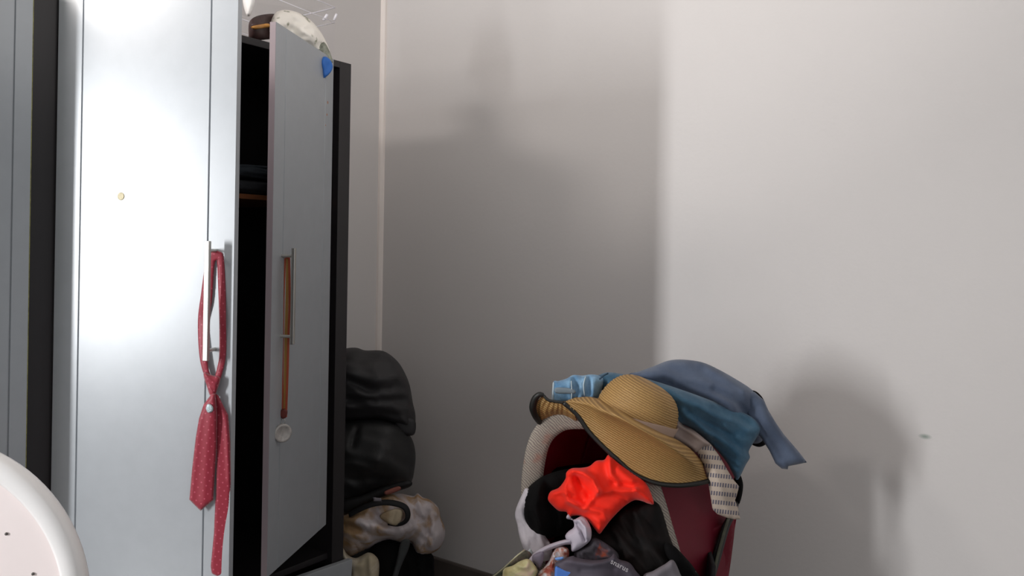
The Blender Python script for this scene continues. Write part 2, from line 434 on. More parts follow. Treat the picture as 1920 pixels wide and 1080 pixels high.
tag(puff('brown_bag', [(466,62), (468,40), (485,29), (515,26), (524,34), (530,52), (525,70), (500,74), (470,76)], [(470,50,2.36), (525,50,2.50)], mat('dark_brown_leatherette', '#3a2523', .5, vary=.4, vscale=30), None, .02, .10, 14, 3,
     ridges=[([(470,46),(500,44),(526,44)], .008, 4)]), 'dark brown folded bag on the wardrobe top beside the white bag', 'bag')
tag(puff('wooden_hanger', [(470,50), (488,46), (503,44), (507,50), (495,53), (478,55)], [(470,50,2.32), (505,50,2.38)], mat('orange_wood_gloss', '#b07a34', .4, vary=.2, vscale=40), None, .008, .012, 5, 2.5), 'orange wooden piece sticking out below the dark brown bag', 'hanger')
tag(puff('blue_cloth', [(600,112), (609,106), (619,112), (624,124), (621,134), (613,143), (606,146), (604,132)], [(600,120,2.49), (622,125,2.52)], mat('bright_blue_cloth', '#2f6fc4', .6, vary=.12), None, .008, .012, 8, 2.5,
     ridges=[([(607,112),(609,140)], .004, 2)]), 'bright blue scrap hanging over the top corner of the open door', 'cloth')
# clear plastic bedding bag above
cp = NT('clear_plastic'); cp.b.inputs['Base Color'].default_value = (.93, .92, .97, 1); cp.b.inputs['Roughness'].default_value = .08
cp.b.inputs['Transmission Weight'].default_value = 1.0; cp.b.inputs['IOR'].default_value = 1.05; cp.b.inputs['Alpha'].default_value = .16
cbag = thing('clear_plastic_cover', 'clear plastic storage cover with shiny edges above the white bag', 'plastic cover', w2(-.25, .3, TOP+.13))
hh = TOP+.21
def wtop(x, y, z): return w2(x, y, z)
crn = [P(440,-60,2.30), P(500,4,2.62), P(632,34,2.80), P(700,-60,3.05)]
top4 = [wtop(-.45, .03, hh), wtop(-.03, .05, hh-.02), wtop(-.03, .45, hh-.02), wtop(-.45, .45, hh)]
bot4 = [Vector((p.x, p.y, TOP+.003)) for p in top4]
mid4 = [p-Vector((0, 0, .05)) for p in top4]
mesh('film', top4+bot4, [(0,1,2,3), (7,6,5,4), (0,4,5,1), (1,5,6,2), (2,6,7,3), (3,7,4,0)], cp.m, cbag, False)
wpipe = mat('white_piping_glint', '#f6f4fb', .3, vary=.02)
tube('piping', [top4[0], top4[1], top4[2], top4[3]], .0022, wpipe, cbag, 6, closed=True)
tube('piping', [mid4[0], mid4[1], mid4[2], mid4[3]], .0016, wpipe, cbag, 6, closed=True)
tube('clip', [P(606,38,2.72), P(611,31,2.72), P(613,27,2.72)], .0045, wpipe, cbag, 8)  # highlight on the clear plastic, drawn as a short white tube
tube('clip', [P(626,38,2.74), P(629,31,2.74), P(631,26,2.74)], .0045, wpipe, cbag, 8)  # second highlight on the plastic, also a white tube
tag(puff('white_pillow', [(461,-12), (470,-14), (478,0), (474,18), (468,30), (461,26), (455,0)], 2.36, mat('white_cotton', '#f4f2ef', .8, vary=.03), None, .03, .12, 8, 3), 'white soft bundle at the far left of the wardrobe top', 'pillow')

# ---------------------------------------------------------------- tie
tm = NT('red_dotted_silk')
tc = tm.n('ShaderNodeUVMap'); mp = tm.n('ShaderNodeMapping'); mp.inputs['Scale'].default_value = (9, 9, 1); mp.inputs['Rotation'].default_value = (0, 0, .6); tm.l(tc.outputs[0], mp.inputs[0])
vo = tm.n('ShaderNodeTexVoronoi', Scale=1.0, Randomness=0.0); tm.l(mp.outputs[0], vo.inputs['Vector'])
rp = tm.n('ShaderNodeValToRGB'); rp.color_ramp.elements[0].position = .08; rp.color_ramp.elements[0].color = srgb('#b0485c'); rp.color_ramp.elements[1].position = .17; rp.color_ramp.elements[1].color = srgb('#8a0f2a')
tm.l(vo.outputs['Distance'], rp.inputs['Fac']); tm.l(rp.outputs[0], tm.b.inputs['Base Color']); tm.b.inputs['Roughness'].default_value = .5; tm.b.inputs['Sheen Weight'].default_value = .3
TM = tm.m
tie = thing('necktie', 'red dotted necktie knotted and hung on the handle of the broad wardrobe door', 'tie', P(400, 480, 1.83))
T0 = 1.822
puff('loop', [(403,470), (410,471), (419,480), (423,530), (424,600), (424,665), (417,700), (410,718), (402,712), (407,690), (411,665), (411,600), (409,540), (407,494), (405,489), (402,500), (398,560), (392,600), (389,650), (391,690), (396,706), (390,712), (380,696), (373,660), (371,600), (377,550), (385,495), (394,475)],
     [(371,600,T0+.012), (395,475,T0+.002), (424,600,T0-.006), (400,710,T0-.004)], TM, tie, .003, .003, 4, 2.6, smooth=True)
puff('knot', [(383,698), (396,703), (410,706), (413,712), (408,730), (402,742), (394,742), (387,722), (382,706)], T0-.008, TM, tie, .010, .008, 8, 2.6, ridges=[([(384,703),(404,722)], .003, 2.5), ([(386,712),(402,733)], -.003, 2)])
puff('narrow_blade', [(402,736), (410,742), (418,758), (428,778), (432,830), (433,900), (431,980), (429,1070), (420,1078), (408,1082), (397,1075), (395,1062), (401,1000), (404,930), (405,850), (403,790)], [(405,740,T0-.006), (415,1080,T0+.004)], TM, tie, .003, .003, 5, 3, smooth=False, ridges=[([(408,742),(424,790),(430,900)], .003, 4)])
puff('wide_blade', [(397,738), (404,738), (407,780), (406,840), (403,890), (400,938), (376,958), (355,937), (360,880), (367,820), (373,785), (382,758)], [(398,740,T0-.016), (378,950,T0-.004)], TM, tie, .004, .003, 5, 3, smooth=False, ridges=[([(399,745),(388,850),(382,940)], .003, 9)])
pin = puff('tie_pin', [(386,766), (389,758), (395,758), (400,765), (398,772), (390,774)], T0-.024, mat('blue_white_enamel', '#b9cbd4', .2, metal=.1, vary=.6, vscale=400), tie, .005, .003, 4, 1.6, label='small blue and white enamel pin')

# ---------------------------------------------------------------- medal on the other handle
med = thing('medal', 'round pale medal on an orange striped ribbon hanging from the open door handle', 'medal', P(533, 490, 2.235))
rb = [mat('ribbon_orange_red', '#a5482c', .6), mat('ribbon_gold', '#9a7436', .6), mat('ribbon_maroon', '#6c2f26', .6)]
M0 = 2.238
def ribbon(pts, wdt, m, name='ribbon'):
    vs = []; 
    c = [P(*q) for q in catmull(pts, 6)]; n = len(c); h = wdt/2
    for p in c: vs += [p+Vector((-h, 0, 0)), p+Vector((h, 0, 0)), p+Vector((h, .0015, 0)), p+Vector((-h, .0015, 0))]
    fs = [(i*4+a, i*4+(a+1) % 4, i*4+4+(a+1) % 4, i*4+4+a) for i in range(n-1) for a in range(4)]+[(3,2,1,0), tuple((n-1)*4+k for k in range(4))]
    return mesh(name, vs, fs, m, med, False)
ribbon([(534,484,M0), (531,560,M0), (530,640,M0+.002), (529,700,M0), (530,780,M0)], .007, rb[0])
ribbon([(539,484,M0-.003), (538,560,M0-.003), (536,640,M0-.003), (535,700,M0-.003), (534,776,M0-.003)], .008, rb[1])
ribbon([(542,486,M0-.005), (543,560,M0-.005), (541,625,M0-.005), (539,700,M0-.005), (536,782,M0-.005)], .006, rb[0])
ribbon([(528,486,M0+.004), (527,560,M0+.004), (528,640,M0+.004), (527,760,M0+.004)], .004, mat('pale_cord', '#b7aaa2', .6), 'cord')
tube('ribbon_loop', [P(528,484,M0+.004), P(534,481,M0-.004), P(543,485,M0-.008)], .003, rb[0], med, 8)
puff('ribbon_knot', [(524,772), (532,766), (539,770), (537,782), (530,785), (524,780)], M0-.004, rb[2], med, .004, .004, 4, 2)
tube('jump_ring', [P(531+4*math.sin(a), 790-5*math.cos(a), M0-.002) for a in [i*.6283 for i in range(10)]], .0008, M['steel'], med, 6, closed=True)
mm = Matrix.Translation(P(530, 812, 2.215)) @ Matrix.Rotation(math.radians(38), 4, 'Z') @ Matrix.Rotation(math.pi/2, 4, 'X')
lathe('medal_disc', [(.0, .003), (.017, .003), (.019, .0045), (.024, .0045), (.0255, .003), (.0255, -.003), (.02, -.004), (0, -.004)][1:], mat('pale_metal_disc', '#aeaaa6', .5, metal=.2, vary=.2, vscale=120), med, 36, mm, 'pale round disc')

# ---------------------------------------------------------------- pile behind the wardrobe
bk1 = thing('duffel_bag', 'large charcoal bag slumped on top of the pile beside the wardrobe', 'bag', P(700, 720, 3.0))
puff('body', [(560,700), (600,668), (645,654), (668,652), (685,657), (718,658), (742,674), (757,695), (768,722), (774,755), (779,780), (777,812), (768,814), (750,806), (715,790), (680,790), (640,792), (590,800), (560,780)],
     [(560,740,3.10), (700,740,3.02), (775,780,3.08)], M['bag_black'], bk1, .16, .16, 70, 5,
     ridges=[([(650,700),(700,712),(745,705)], .022, 9), ([(655,716),(690,730),(730,730)], -.022, 7), ([(650,748),(700,752),(760,750)], -.018, 6), ([(650,765),(710,765),(765,770)], .015, 8), ([(650,675),(690,672),(720,668)], -.012, 5), ([(735,680),(752,715),(765,760)], .012, 9), ([(655,690),(700,690)],.012,7), ([(650,784),(700,782),(760,790)],.02,7)], folds=[(10, 22, .009, 2.5)])
puff('flap', [(740,786), (765,782), (779,790), (777,814), (760,816), (745,806)], 2.98, M['bag_black'], bk1, .01, .02, 10, 4, label='hanging corner flap')
bk2 = thing('rucksack', 'dull black bulging bag under the charcoal bag beside the wardrobe', 'bag', P(700, 860, 3.0))
puff('body', [(560,800), (600,786), (650,788), (680,784), (720,786), (752,798), (772,822), (779,850), (777,880), (770,905), (745,920), (700,925), (660,945), (600,960), (560,930)],
     [(560,860,3.06), (700,850,2.99), (775,860,3.06)], M['bag_dark'], bk2, .15, .15, 70, 5,
     ridges=[([(665,800),(690,795),(740,800)], .016, 9), ([(660,835),(670,800)], -.02, 6), ([(650,850),(700,862),(760,880)], .01, 9), ([(650,900),(700,895),(750,905)], -.015, 9)], folds=[(20, 30, .010, 2)])
puff('strap', [(640,940), (680,928), (720,912), (765,900), (770,912), (730,926), (690,944), (645,962)], 2.90, mat('black_webbing', '#0f0f10', .6), bk2, .012, .02, 8, 4)
tag(puff('orange_strap', [(722,921), (745,912), (752,915), (748,920), (730,927), (722,927)], 2.86, mat('dull_orange', '#8e5348', .7), None, .004, .006, 3, 2), 'short dull orange strip between the black bag and the beige bundle', 'strap')

def noisy(name, c1, c2, scale=14, rough=.85, stretch=(1,1,1), p=(.4,.6), c3=None):
    k = NT(name); tc = k.n('ShaderNodeTexCoord'); mp = k.n('ShaderNodeMapping'); mp.inputs['Scale'].default_value = stretch; k.l(tc.outputs['Object'], mp.inputs[0])
    n = k.n('ShaderNodeTexNoise', Scale=scale, Detail=4.0, Distortion=.6); k.l(mp.outputs[0], n.inputs['Vector'])
    r = k.n('ShaderNodeValToRGB'); e = r.color_ramp.elements; e[0].position = p[0]; e[1].position = p[1]; e[0].color = srgb(c1); e[1].color = srgb(c2)
    if c3: q = e.new(min(.98, p[1]+.12)); q.color = srgb(c3)
    k.l(n.outputs['Fac'], r.inputs['Fac']); k.l(r.outputs[0], k.b.inputs['Base Color']); k.b.inputs['Roughness'].default_value = rough; k.b.inputs['Specular IOR Level'].default_value = .25
    return k.m
beige = noisy('beige_and_white_cotton', '#b0906c', '#cdc4c6', 9, .8, p=(.42, .55))
cream = noisy('cream_quilt', '#9a8468', '#bdae94', 12, .85)
bd = thing('cloth_bundle', 'beige and white cloth bundle with a black loop under the dark bags', 'clothes', P(740, 980, 2.95))
puff('bundle', [(600,950), (640,962), (665,945), (690,938), (720,925), (750,925), (775,930), (782,924), (792,932), (806,937), (822,952), (826,970), (834,990), (833,1010), (822,1030), (800,1040), (780,1038), (770,1016), (752,1018), (725,1012), (690,1030), (660,1048), (640,1040), (600,1020)],
     [(610,990,3.0), (700,980,2.96), (820,990,3.05)], beige, bd, .11, .10, 40, 4,
     ridges=[([(650,972),(690,985),(740,1000),(770,990)], .03, 12), ([(700,968),(722,980),(750,975)], -.03, 9), ([(782,930),(788,950),(795,965)], .02, 5), ([(800,950),(812,985),(805,1020)], .018, 5), ([(818,965),(824,995),(812,1025)], .015, 5), ([(806,960),(803,1000),(796,1028)], -.02, 4), ([(650,1000),(690,1012)], .018, 8), ([(645,985),(685,998)], -.012, 5), ([(735,930),(760,950),(770,975)], .015, 7)], folds=[(65, 12, .009, 3)])
tube('black_loop', [P(*q) for q in [(655,965,2.86),(690,948,2.85),(720,942,2.845),(745,945,2.84),(760,952,2.835),(765,966,2.835),(760,978,2.84),(745,984,2.845),(728,982,2.85)]], .011, mat('black_rib', '#101114', .7), bd, 8, flat=.5, sub=5, label='black ribbed neckband loop')
puff('label_tag', [(699,932), (715,934), (716,941), (700,940)], 2.815, mat('grey_label', '#77737a', .8), bd, .003, .003, 2, 2, smooth=False, label='small grey label')
puff('patch', [(712,967), (735,955), (752,955), (755,968), (745,985), (725,980)], 2.838, cream, bd, .008, .01, 8, 3, ridges=[([(742,955),(736,978)], -.004, 2)], label='beige fold inside the loop')
tag(puff('white_cloth', [(640,1024), (652,1040), (668,1046), (690,1036), (704,1042), (711,1058), (708,1100), (700,1150), (660,1160), (650,1110), (655,1075), (640,1050)], [(650,1040,2.86), (700,1080,2.84)], noisy('cream_white_cloth', '#b7ab92', '#cfc8bb', 12), None, .04, .08, 20, 4, folds=[(80, 20, .01, 2)]), 'cream white cloth hanging below the beige bundle beside the drawer', 'cloth')
tag(puff('black_sack', [(690,1030), (720,1010), (760,1014), (790,1030), (812,1042), (814,1080), (818,1150), (800,1190), (700,1190), (680,1120)], [(700,1080,2.98), (800,1080,3.06)], M['black_cloth'], None, .08, .12, 40, 6, folds=[(70, 24, .015, 2)],
     ridges=[([(762,1020),(752,1050),(742,1085)], .03, 7)]), 'black sack on the floor under the beige bundle in the corner', 'sack')
tag(puff('grey_strap', [(752,1016), (768,1012), (766,1030), (752,1062), (742,1090), (734,1088), (744,1050)], 2.87, mat('dark_grey_webbing', '#3c3f40', .7), None, .006, .008, 4, 3), 'dark grey strap end hanging over the black sack', 'strap')
tag(puff('grey_bag', [(560,930), (650,945), (640,975), (690,1020), (700,1100), (700,1190), (600,1190), (560,1100)], [(600,1000,2.98), (690,1100,2.98)], M['bag_dark'], None, .05, .05, 40, 8, folds=[(60, 30, .01, 2)]), 'black bag at the bottom of the pile behind the wardrobe side', 'bag')

# ---------------------------------------------------------------- white chair at lower left
ch = thing('plastic_chair', 'white moulded plastic chair with rounded back and raised rim in the foreground', 'chair', (-.973, 1.30, 0))
cz = (P(-157, 1135, 1.30)).z; cxw = P(-157, 1135, 1.30).x; rr = .276
def ring(r, y, z_low, n=48):
    out = []
    for k in range(n+1):
        a = math.pi*k/n; out.append(Vector((cxw+r*math.cos(a), y, cz+r*math.sin(a))))
    return [Vector((cxw+r, y, z_low))]+out+[Vector((cxw-r, y, z_low))]
rows = [ring(rr-.004, 1.325, .50), ring(rr, 1.315, .50), ring(rr+.001, 1.302, .50), ring(rr-.004, 1.294, .50), ring(rr-.026, 1.290, .50), ring(rr-.034, 1.296, .50), ring(rr-.036, 1.306, .50)]
vs = [p for r in rows for p in r]; K = len(rows[0]); fs = [(i*K+j, i*K+j+1, (i+1)*K+j+1, (i+1)*K+j) for i in range(len(rows)-1) for j in range(K-1)]
fs += [(j, j+1, (len(rows)-1)*K+j+1, (len(rows)-1)*K+j)[::-1] for j in range(K-1)]
fs += [tuple(i*K for i in range(len(rows))), tuple(i*K+K-1 for i in range(len(rows)))[::-1]]
mesh('backrest_rim', vs, fs, M['white_plastic'], ch)
pr = ring(rr-.035, 1.304, .50); n = len(pr)
vs = pr+[p+Vector((0, .012, 0)) for p in pr]; fs = [tuple(range(n)), tuple(range(n, 2*n))[::-1]]+[(i, (i+1) % n, n+(i+1) % n, n+i) for i in range(n)]
mesh('backrest_panel', vs, fs, M['pink_white'], ch, False)
dm = mat('dark_screw', '#55504c', .6)
for q in ((12, 1001), (62, 1076)):
    p = P(q[0], q[1], 1.303); lathe('screw', [(.0026, 0), (.0022, .0015), (.001, .002)], dm, ch, 12, Matrix.Translation(p) @ Matrix.Rotation(math.pi/2, 4, 'X'))
def seat_disp(u, v): return -.018*math.sin(u*math.pi)*math.sin(v*math.pi)
vs = []; K = 16
for i in range(K+1):
    for j in range(K+1):
        u, v = j/K, i/K; vs.append(Vector((cxw-.25+.50*u, 1.315+.42*v, .44+seat_disp(u, v))))
fs = [(i*(K+1)+j, i*(K+1)+j+1, (i+1)*(K+1)+j+1, (i+1)*(K+1)+j) for i in range(K) for j in range(K)]
so = mesh('seat', vs, fs, M['white_plastic'], ch); sm_ = so.modifiers.new('thickness', 'SOLIDIFY'); sm_.thickness = .02
mesh('back_support', [Vector((cxw+sx, y, z)) for z in (.42, .52) for sx, y in ((-.24, 1.29), (.24, 1.29), (.24, 1.33), (-.24, 1.33))], [(3,2,1,0), (4,5,6,7), (0,1,5,4), (1,2,6,5), (2,3,7,6), (3,0,4,7)], M['white_plastic'], ch, False)
for sx in (-1, 1):
    for y in (1.33, 1.70):
        tube('leg', [Vector((cxw+sx*.22, y, .435)), Vector((cxw+sx*.235, y+(.03 if y > 1.5 else -.03), .2)), Vector((cxw+sx*.245, y+(.05 if y > 1.5 else -.05), 0.0))], [.026, .023, .019], M['white_plastic'], ch, 10, sub=4)

# ---------------------------------------------------------------- stroller
red = mat('dark_red_nylon', '#7e162c', .6, vary=.14, vscale=8, bump=.15, bscale=500)
_t = red.node_tree; _b = _t.nodes['Principled BSDF']; _tr = _t.nodes.new('ShaderNodeBsdfTranslucent'); _mx = _t.nodes.new('ShaderNodeMixShader')
_tr.inputs['Color'].default_value = srgb('#b81c40'); _mx.inputs[0].default_value = .3
_t.links.new(_b.outputs[0], _mx.inputs[1]); _t.links.new(_tr.outputs[0], _mx.inputs[2]); _t.links.new(_mx.outputs[0], _t.nodes['Material Output'].inputs['Surface'])
pl = NT('grey_plaid_binding'); tc = pl.n('ShaderNodeTexCoord'); mp = pl.n('ShaderNodeMapping'); mp.inputs['Rotation'].default_value = (.5, .8, .3); pl.l(tc.outputs['Object'], mp.inputs[0])
w1 = pl.n('ShaderNodeTexWave', Scale=55.0, Distortion=5.0, Detail=3.0); pl.l(mp.outputs[0], w1.inputs['Vector'])
rp = pl.n('ShaderNodeValToRGB'); e = rp.color_ramp.elements; e[0].position = 0; e[0].color = srgb('#8a7d78'); e[1].position = .5; e[1].color = srgb('#958c85'); q = e.new(.92); q.color = srgb('#b9b09f')
pl.l(w1.outputs['Fac'], rp.inputs['Fac'])
w2n = pl.n('ShaderNodeTexNoise', Scale=16.0, Detail=2.0); pl.l(tc.outputs['Object'], w2n.inputs['Vector'])
mr = pl.n('ShaderNodeMapRange'); mr.inputs['From Min'].default_value = .6; mr.inputs['From Max'].default_value = .68; mr.inputs['To Max'].default_value = .5; pl.l(w2n.outputs['Fac'], mr.inputs['Value'])
mx = pl.n('ShaderNodeMixRGB'); mx.inputs['Color2'].default_value = srgb('#a56a58'); pl.l(mr.outputs[0], mx.inputs['Fac']); pl.l(rp.outputs[0], mx.inputs['Color1']); pl.l(mx.outputs[0], pl.b.inputs['Base Color']); pl.b.inputs['Roughness'].default_value = .85
bp = pl.n('ShaderNodeBump', Strength=.4, Distance=.002); pl.l(w1.outputs['Fac'], bp.inputs['Height']); pl.l(bp.outputs[0], pl.b.inputs['Normal'])
blk = mat('black_piping', '#161512', .5, vary=.2); olive = mat('olive_zip_tape', '#4a4b3c', .6, vary=.3, vscale=60)
frame_m = mat('grey_stroller_tube', '#4c4d50', .35, metal=.7, vary=.05); tyre = mat('black_rubber', '#171717', .8)

sw = thing('stroller', 'dark red baby stroller with plaid-edged hood piled with clothes', 'stroller', (.36, 2.12, 0))
A = [(992,1120,2.04), (983,980,2.04), (983,890,2.03), (1000,815,2.02), (1040,776,2.01), (1090,768,1.99), (1145,775,1.98), (1190,815,1.97), (1222,880,1.96), (1243,940,1.95), (1262,1005,1.95), (1290,1100,1.95)]
Bk = [(1080,1110,2.40), (1075,980,2.40), (1085,880,2.38), (1110,800,2.36), (1150,752,2.34), (1200,735,2.32), (1255,738,2.30), (1310,765,2.27), (1360,820,2.24), (1386,900,2.20), (1378,990,2.18), (1352,1110,2.16)]
mid = [tuple(a*.5+b*.5 for a, b in zip(p, q)) for p, q in zip(A, Bk)]
mid = [(x, y-6*math.sin(math.pi*i/11), d) for i, (x, y, d) in enumerate(mid)]
C2 = [(x*.55+1230*.45, y*.55+930*.45, d+.06) for x, y, d in Bk]
loft('hood', [A, mid, Bk], red, sw, 5, 6, thick=.006, label='dark red fabric hood')
loft('hood_back', [Bk, C2, [(1230, 940, 2.42)]*12], red, sw, 5, 5, thick=.006)
# binding along the opening: flat wide roll
bind = [P(*q) for q in catmull(A, 5)]
ctr = P(1120, 930, 2.0)
vs = []; n = len(bind); K = 9
for i, p in enumerate(bind):
    t = (bind[min(i+1, n-1)]-bind[max(i-1, 0)]).normalized()
    out = (p-ctr); out -= t*out.dot(t); out.y *= .2; out.normalize()
    f = 1.0 if i < n*.6 else 1.08
    for k in range(K):
        a = math.pi*2*k/K; vs.append(p+(-out)*(.022*f)+out*math.cos(a)*.028*f+Vector((0, -1, 0))*math.sin(a)*.009)
fs = [(i*K+k, i*K+(k+1) % K, (i+1)*K+(k+1) % K, (i+1)*K+k) for i in range(n-1) for k in range(K)]+[tuple(range(K))[::-1], tuple((n-1)*K+k for k in range(K))]
mesh('hood_binding', vs, fs, pl.m, sw, label='grey plaid padded binding')
tube('hood_piping', [P(*q) for q in [(1384,930,2.12), (1372,965,2.11), (1360,990,2.105), (1345,1040,2.10), (1332,1085,2.095), (1322,1130,2.09)]], [.014, .014, .016, .018, .018, .018], blk, sw, 10, flat=.45, sub=4, label='black piping')
tube('zip_tape', [P(*q) for q in [(1366,972,2.088), (1357,1000,2.082), (1345,1045,2.078), (1334,1090,2.07)]], .007, olive, sw, 8, flat=.4, sub=4, label='olive zip tape')
mk_ = mat('faded_mark', '#9a4c5c', .6)
tube('mark', [P(*q) for q in [(1275,932,2.040), (1284,927,2.042), (1292,929,2.045), (1297,937,2.047)]], .0016, mk_, sw, 6, flat=.4, sub=4, label='faint curved mark')
puff('side_panel', [(1262,1010), (1300,1000), (1345,985), (1376,975), (1372,1040), (1360,1120), (1350,1200), (1290,1200), (1285,1100), (1275,1060)], [(1270,1060,2.0), (1370,1060,2.17)], red, sw, .012, .02, 30, 6, label='dark red side cloth')
# seat tub, frame, wheels below the picture's edge
tubc = mat('black_stroller_cloth', '#1c1a1c', .85, vary=.2)
loft('seat_tub', [[(.06,1.98,.62), (.07,2.22,.60), (.12,2.40,.66), (.44,2.40,.66), (.54,2.22,.60), (.52,1.98,.60)],
                  [(.09,1.96,.42), (.10,2.2,.40), (.14,2.34,.42), (.42,2.34,.42), (.50,2.2,.40), (.49,1.96,.42)],
                  [(.20,2.02,.36), (.20,2.15,.34), (.22,2.25,.35), (.36,2.25,.35), (.40,2.15,.34), (.40,2.02,.36)],
                  [(.30,2.1,.345)]*6], tubc, sw, 6, 5, thick=.01, px=False)
for x, s, xh in ((.08, -1, .13), (.52, 1, .47)):
    tube('frame_tube', [Vector((xh, 2.40, .80)), Vector((x, 2.30, .62)), Vector((x, 2.12, .36)), Vector((x, 1.92, .12))], .011, frame_m, sw, 10, sub=4)
    tube('rear_leg', [Vector((x, 2.16, .43)), Vector((x, 2.32, .12))], .011, frame_m, sw, 10)
tube('handlebar', [Vector((.13, 2.40, .80)), Vector((.14, 2.43, .815)), Vector((.30, 2.435, .815)), Vector((.46, 2.43, .815)), Vector((.47, 2.40, .80))], .014, tyre, sw, 10, sub=4)
for y in (1.92, 2.32): tube('axle', [Vector((.02, y, .09)), Vector((.58, y, .09))], .008, frame_m, sw, 8)
for x in (.02, .58):
    for y in (1.92, 2.32):
        wh = mesh('wheel', *tube_data([Vector((x, y+.074*math.cos(a), .09+.074*math.sin(a))) for a in [i*math.pi/16 for i in range(32)]], .016, 8, closed=True), tyre, sw)
        vs = []; fs = []
        for k in range(6):
            a = k*math.pi/3; c, s_ = math.cos(a), math.sin(a); b0 = len(vs)
            for r_ in (.0, .068):
                for w_ in (-.006, .006):
                    for xx in (-.006, .006): vs.append(Vector((x+xx, y+c*r_-s_*w_, .09+s_*r_+c*w_)))
            fs += [tuple(b0+i for i in f) for f in ((0,1,3,2), (4,6,7,5), (0,4,5,1), (2,3,7,6), (0,2,6,4), (1,5,7,3))]
        mesh('wheel_spokes', vs, fs, frame_m, sw, False)

# ---------------------------------------------------------------- clothes inside the hood
def cloth_pile(name, outline, depth, m, label, front=.03, back=.04, rim=22, sp=4, ridges=(), folds=(), smooth=True, cat='clothes', seed=0):
    return tag(puff(name, outline, depth, m, None, front, back, rim, sp, ridges, folds, smooth, seed=seed), label, cat)
cloth_pile('white_bag', [(980,925), (988,915), (1005,930), (1012,960), (1020,1000), (1035,1025), (1030,1050), (1000,1050), (985,1035), (975,1010), (970,985), (966,960)], [(975,970,2.0), (1010,1030,1.97)], mat('white_lilac_cloth', '#d2ccd3', .7, vary=.05), 'white bag edge showing at the left rim of the stroller', .015, .03, 14, 4, folds=[(75, 12, .005, 3)], cat='bag')
cloth_pile('black_garment', [(1000,905), (1025,890), (1060,880), (1100,880), (1110,920), (1100,970), (1072,985), (1062,998), (1030,1010), (1000,1008), (985,985), (980,955), (984,925)], [(990,950,2.0), (1080,940,2.03)], M['black_cloth'], 'black garment bulging out of the left side of the hood', .05, .06, 35, 5,
           ridges=[([(1012,910),(1003,950),(1015,995)], .018, 8), ([(1050,985),(1080,970)], .012, 7), ([(1025,900),(1030,950),(1045,985)], -.012, 7)], folds=[(70, 30, .008, 2)])
cloth_pile('dark_lining', [(1030,880), (1120,868), (1200,880), (1240,960), (1260,1060), (1250,1120), (1050,1120), (1040,980), (1020,900)], [(1050,900,2.22), (1200,950,2.20)], M['black_cloth'], 'black garment deep inside the stroller hood', .05, .04, 50, 9, folds=[(60, 40, .015, 2)])
sheer = noisy('dark_brown_sheer', '#0b0707', '#1a0e0c', 14, .75, p=(.4, .7))
cloth_pile('dark_sheer_top', [(1160,960), (1180,948), (1205,940), (1235,945), (1255,1000), (1272,1060), (1275,1110), (1200,1110), (1180,1070), (1150,1050), (1120,1040), (1095,1020), (1095,995), (1128,998)], [(1110,1020,1.94), (1240,1000,1.95), (1200,1080,1.90)], sheer, 'dark brown sheer top below the bright red cloth', .04, .06, 32, 5,
           ridges=[([(1190,960),(1215,1010),(1250,1070)], .012, 6), ([(1150,990),(1190,1040)], .01, 7), ([(1170,975),(1205,1030)], -.008, 6)], folds=[(50, 24, .006, 2.5)])
RC = mat('bright_red_satin', '#fb2a14', .6, spec=.25, vary=.04, sheen=.1)
cloth_pile('red_cloth', [(1028,930), (1033,921), (1048,914), (1060,898), (1062,886), (1072,878), (1090,877), (1105,874), (1118,864), (1133,862), (1140,853), (1150,856), (1165,868), (1190,888), (1208,902), (1218,918), (1226,944), (1215,944), (1205,940), (1190,938), (1175,946), (1162,957), (1145,975), (1132,992), (1124,1001), (1116,993), (1106,980), (1090,968), (1075,967), (1066,970), (1062,960), (1048,958), (1036,948), (1028,938)],
           [(1035,930,1.93), (1100,920,1.90), (1140,870,1.93), (1220,930,1.90), (1120,990,1.87)], RC, 'crumpled bright red satin cloth under the hat brim', .035, .04, 22, 3,
           ridges=[([(1075,884),(1095,888),(1112,900),(1122,922)], .020, 6), ([(1085,900),(1098,915),(1105,930)], -.022, 9), ([(1080,893),(1090,935),(1095,948)], -.014, 8), ([(1062,890),(1058,912),(1065,938),(1088,952)], .012, 5), ([(1095,955),(1115,930),(1122,920)], .014, 5), ([(1066,940),(1100,953),(1130,960),(1140,975)], .014, 6), ([(1142,866),(1146,890),(1158,906)], .012, 6), ([(1150,905),(1185,912),(1215,905)], -.010, 6), ([(1122,925),(1150,922),(1190,920)], .008, 6), ([(1192,918),(1205,928),(1222,940)], .010, 4), ([(1150,925),(1170,935),(1172,945)], -.006, 5), ([(1100,975),(1120,985)], -.006, 4), ([(1040,925),(1052,922),(1062,926)], .010, 5), ([(1160,880),(1185,900)], .006, 6)], folds=[(35, 26, .002, 2)])
lil = mat('pale_lilac_cotton', '#b9b1bd', .75, vary=.05)
cloth_pile('lilac_shirt', [(1062,972), (1066,964), (1075,974), (1090,968), (1100,974), (1108,990), (1109,1004), (1106,1014), (1095,1024), (1082,1032), (1072,1034), (1070,1020), (1062,1012), (1060,1004), (1066,996), (1076,988), (1074,976)], [(1070,980,1.87), (1100,1000,1.85), (1080,1028,1.85)], lil, 'pale lilac top crumpled under the point of the red cloth', .015, .03, 12, 2.6,
           ridges=[([(1085,975),(1098,990),(1100,1008)], .010, 3), ([(1082,982),(1092,1002),(1096,1012)], -.012, 3), ([(1076,985),(1086,998)], .006, 2)])
cloth_pile('lilac_strap', [(990,1052), (1005,1034), (1022,1024), (1040,1017), (1058,1012), (1072,1012), (1073,1020), (1058,1022), (1040,1028), (1022,1035), (1008,1046), (998,1062)], [(1000,1045,1.86), (1060,1015,1.85)], lil, 'curved pale lilac strap crossing in front of the hood', .008, .012, 6, 2.6, cat='strap', ridges=[([(1000,1048),(1030,1026),(1068,1014)], .004, 2.5)])
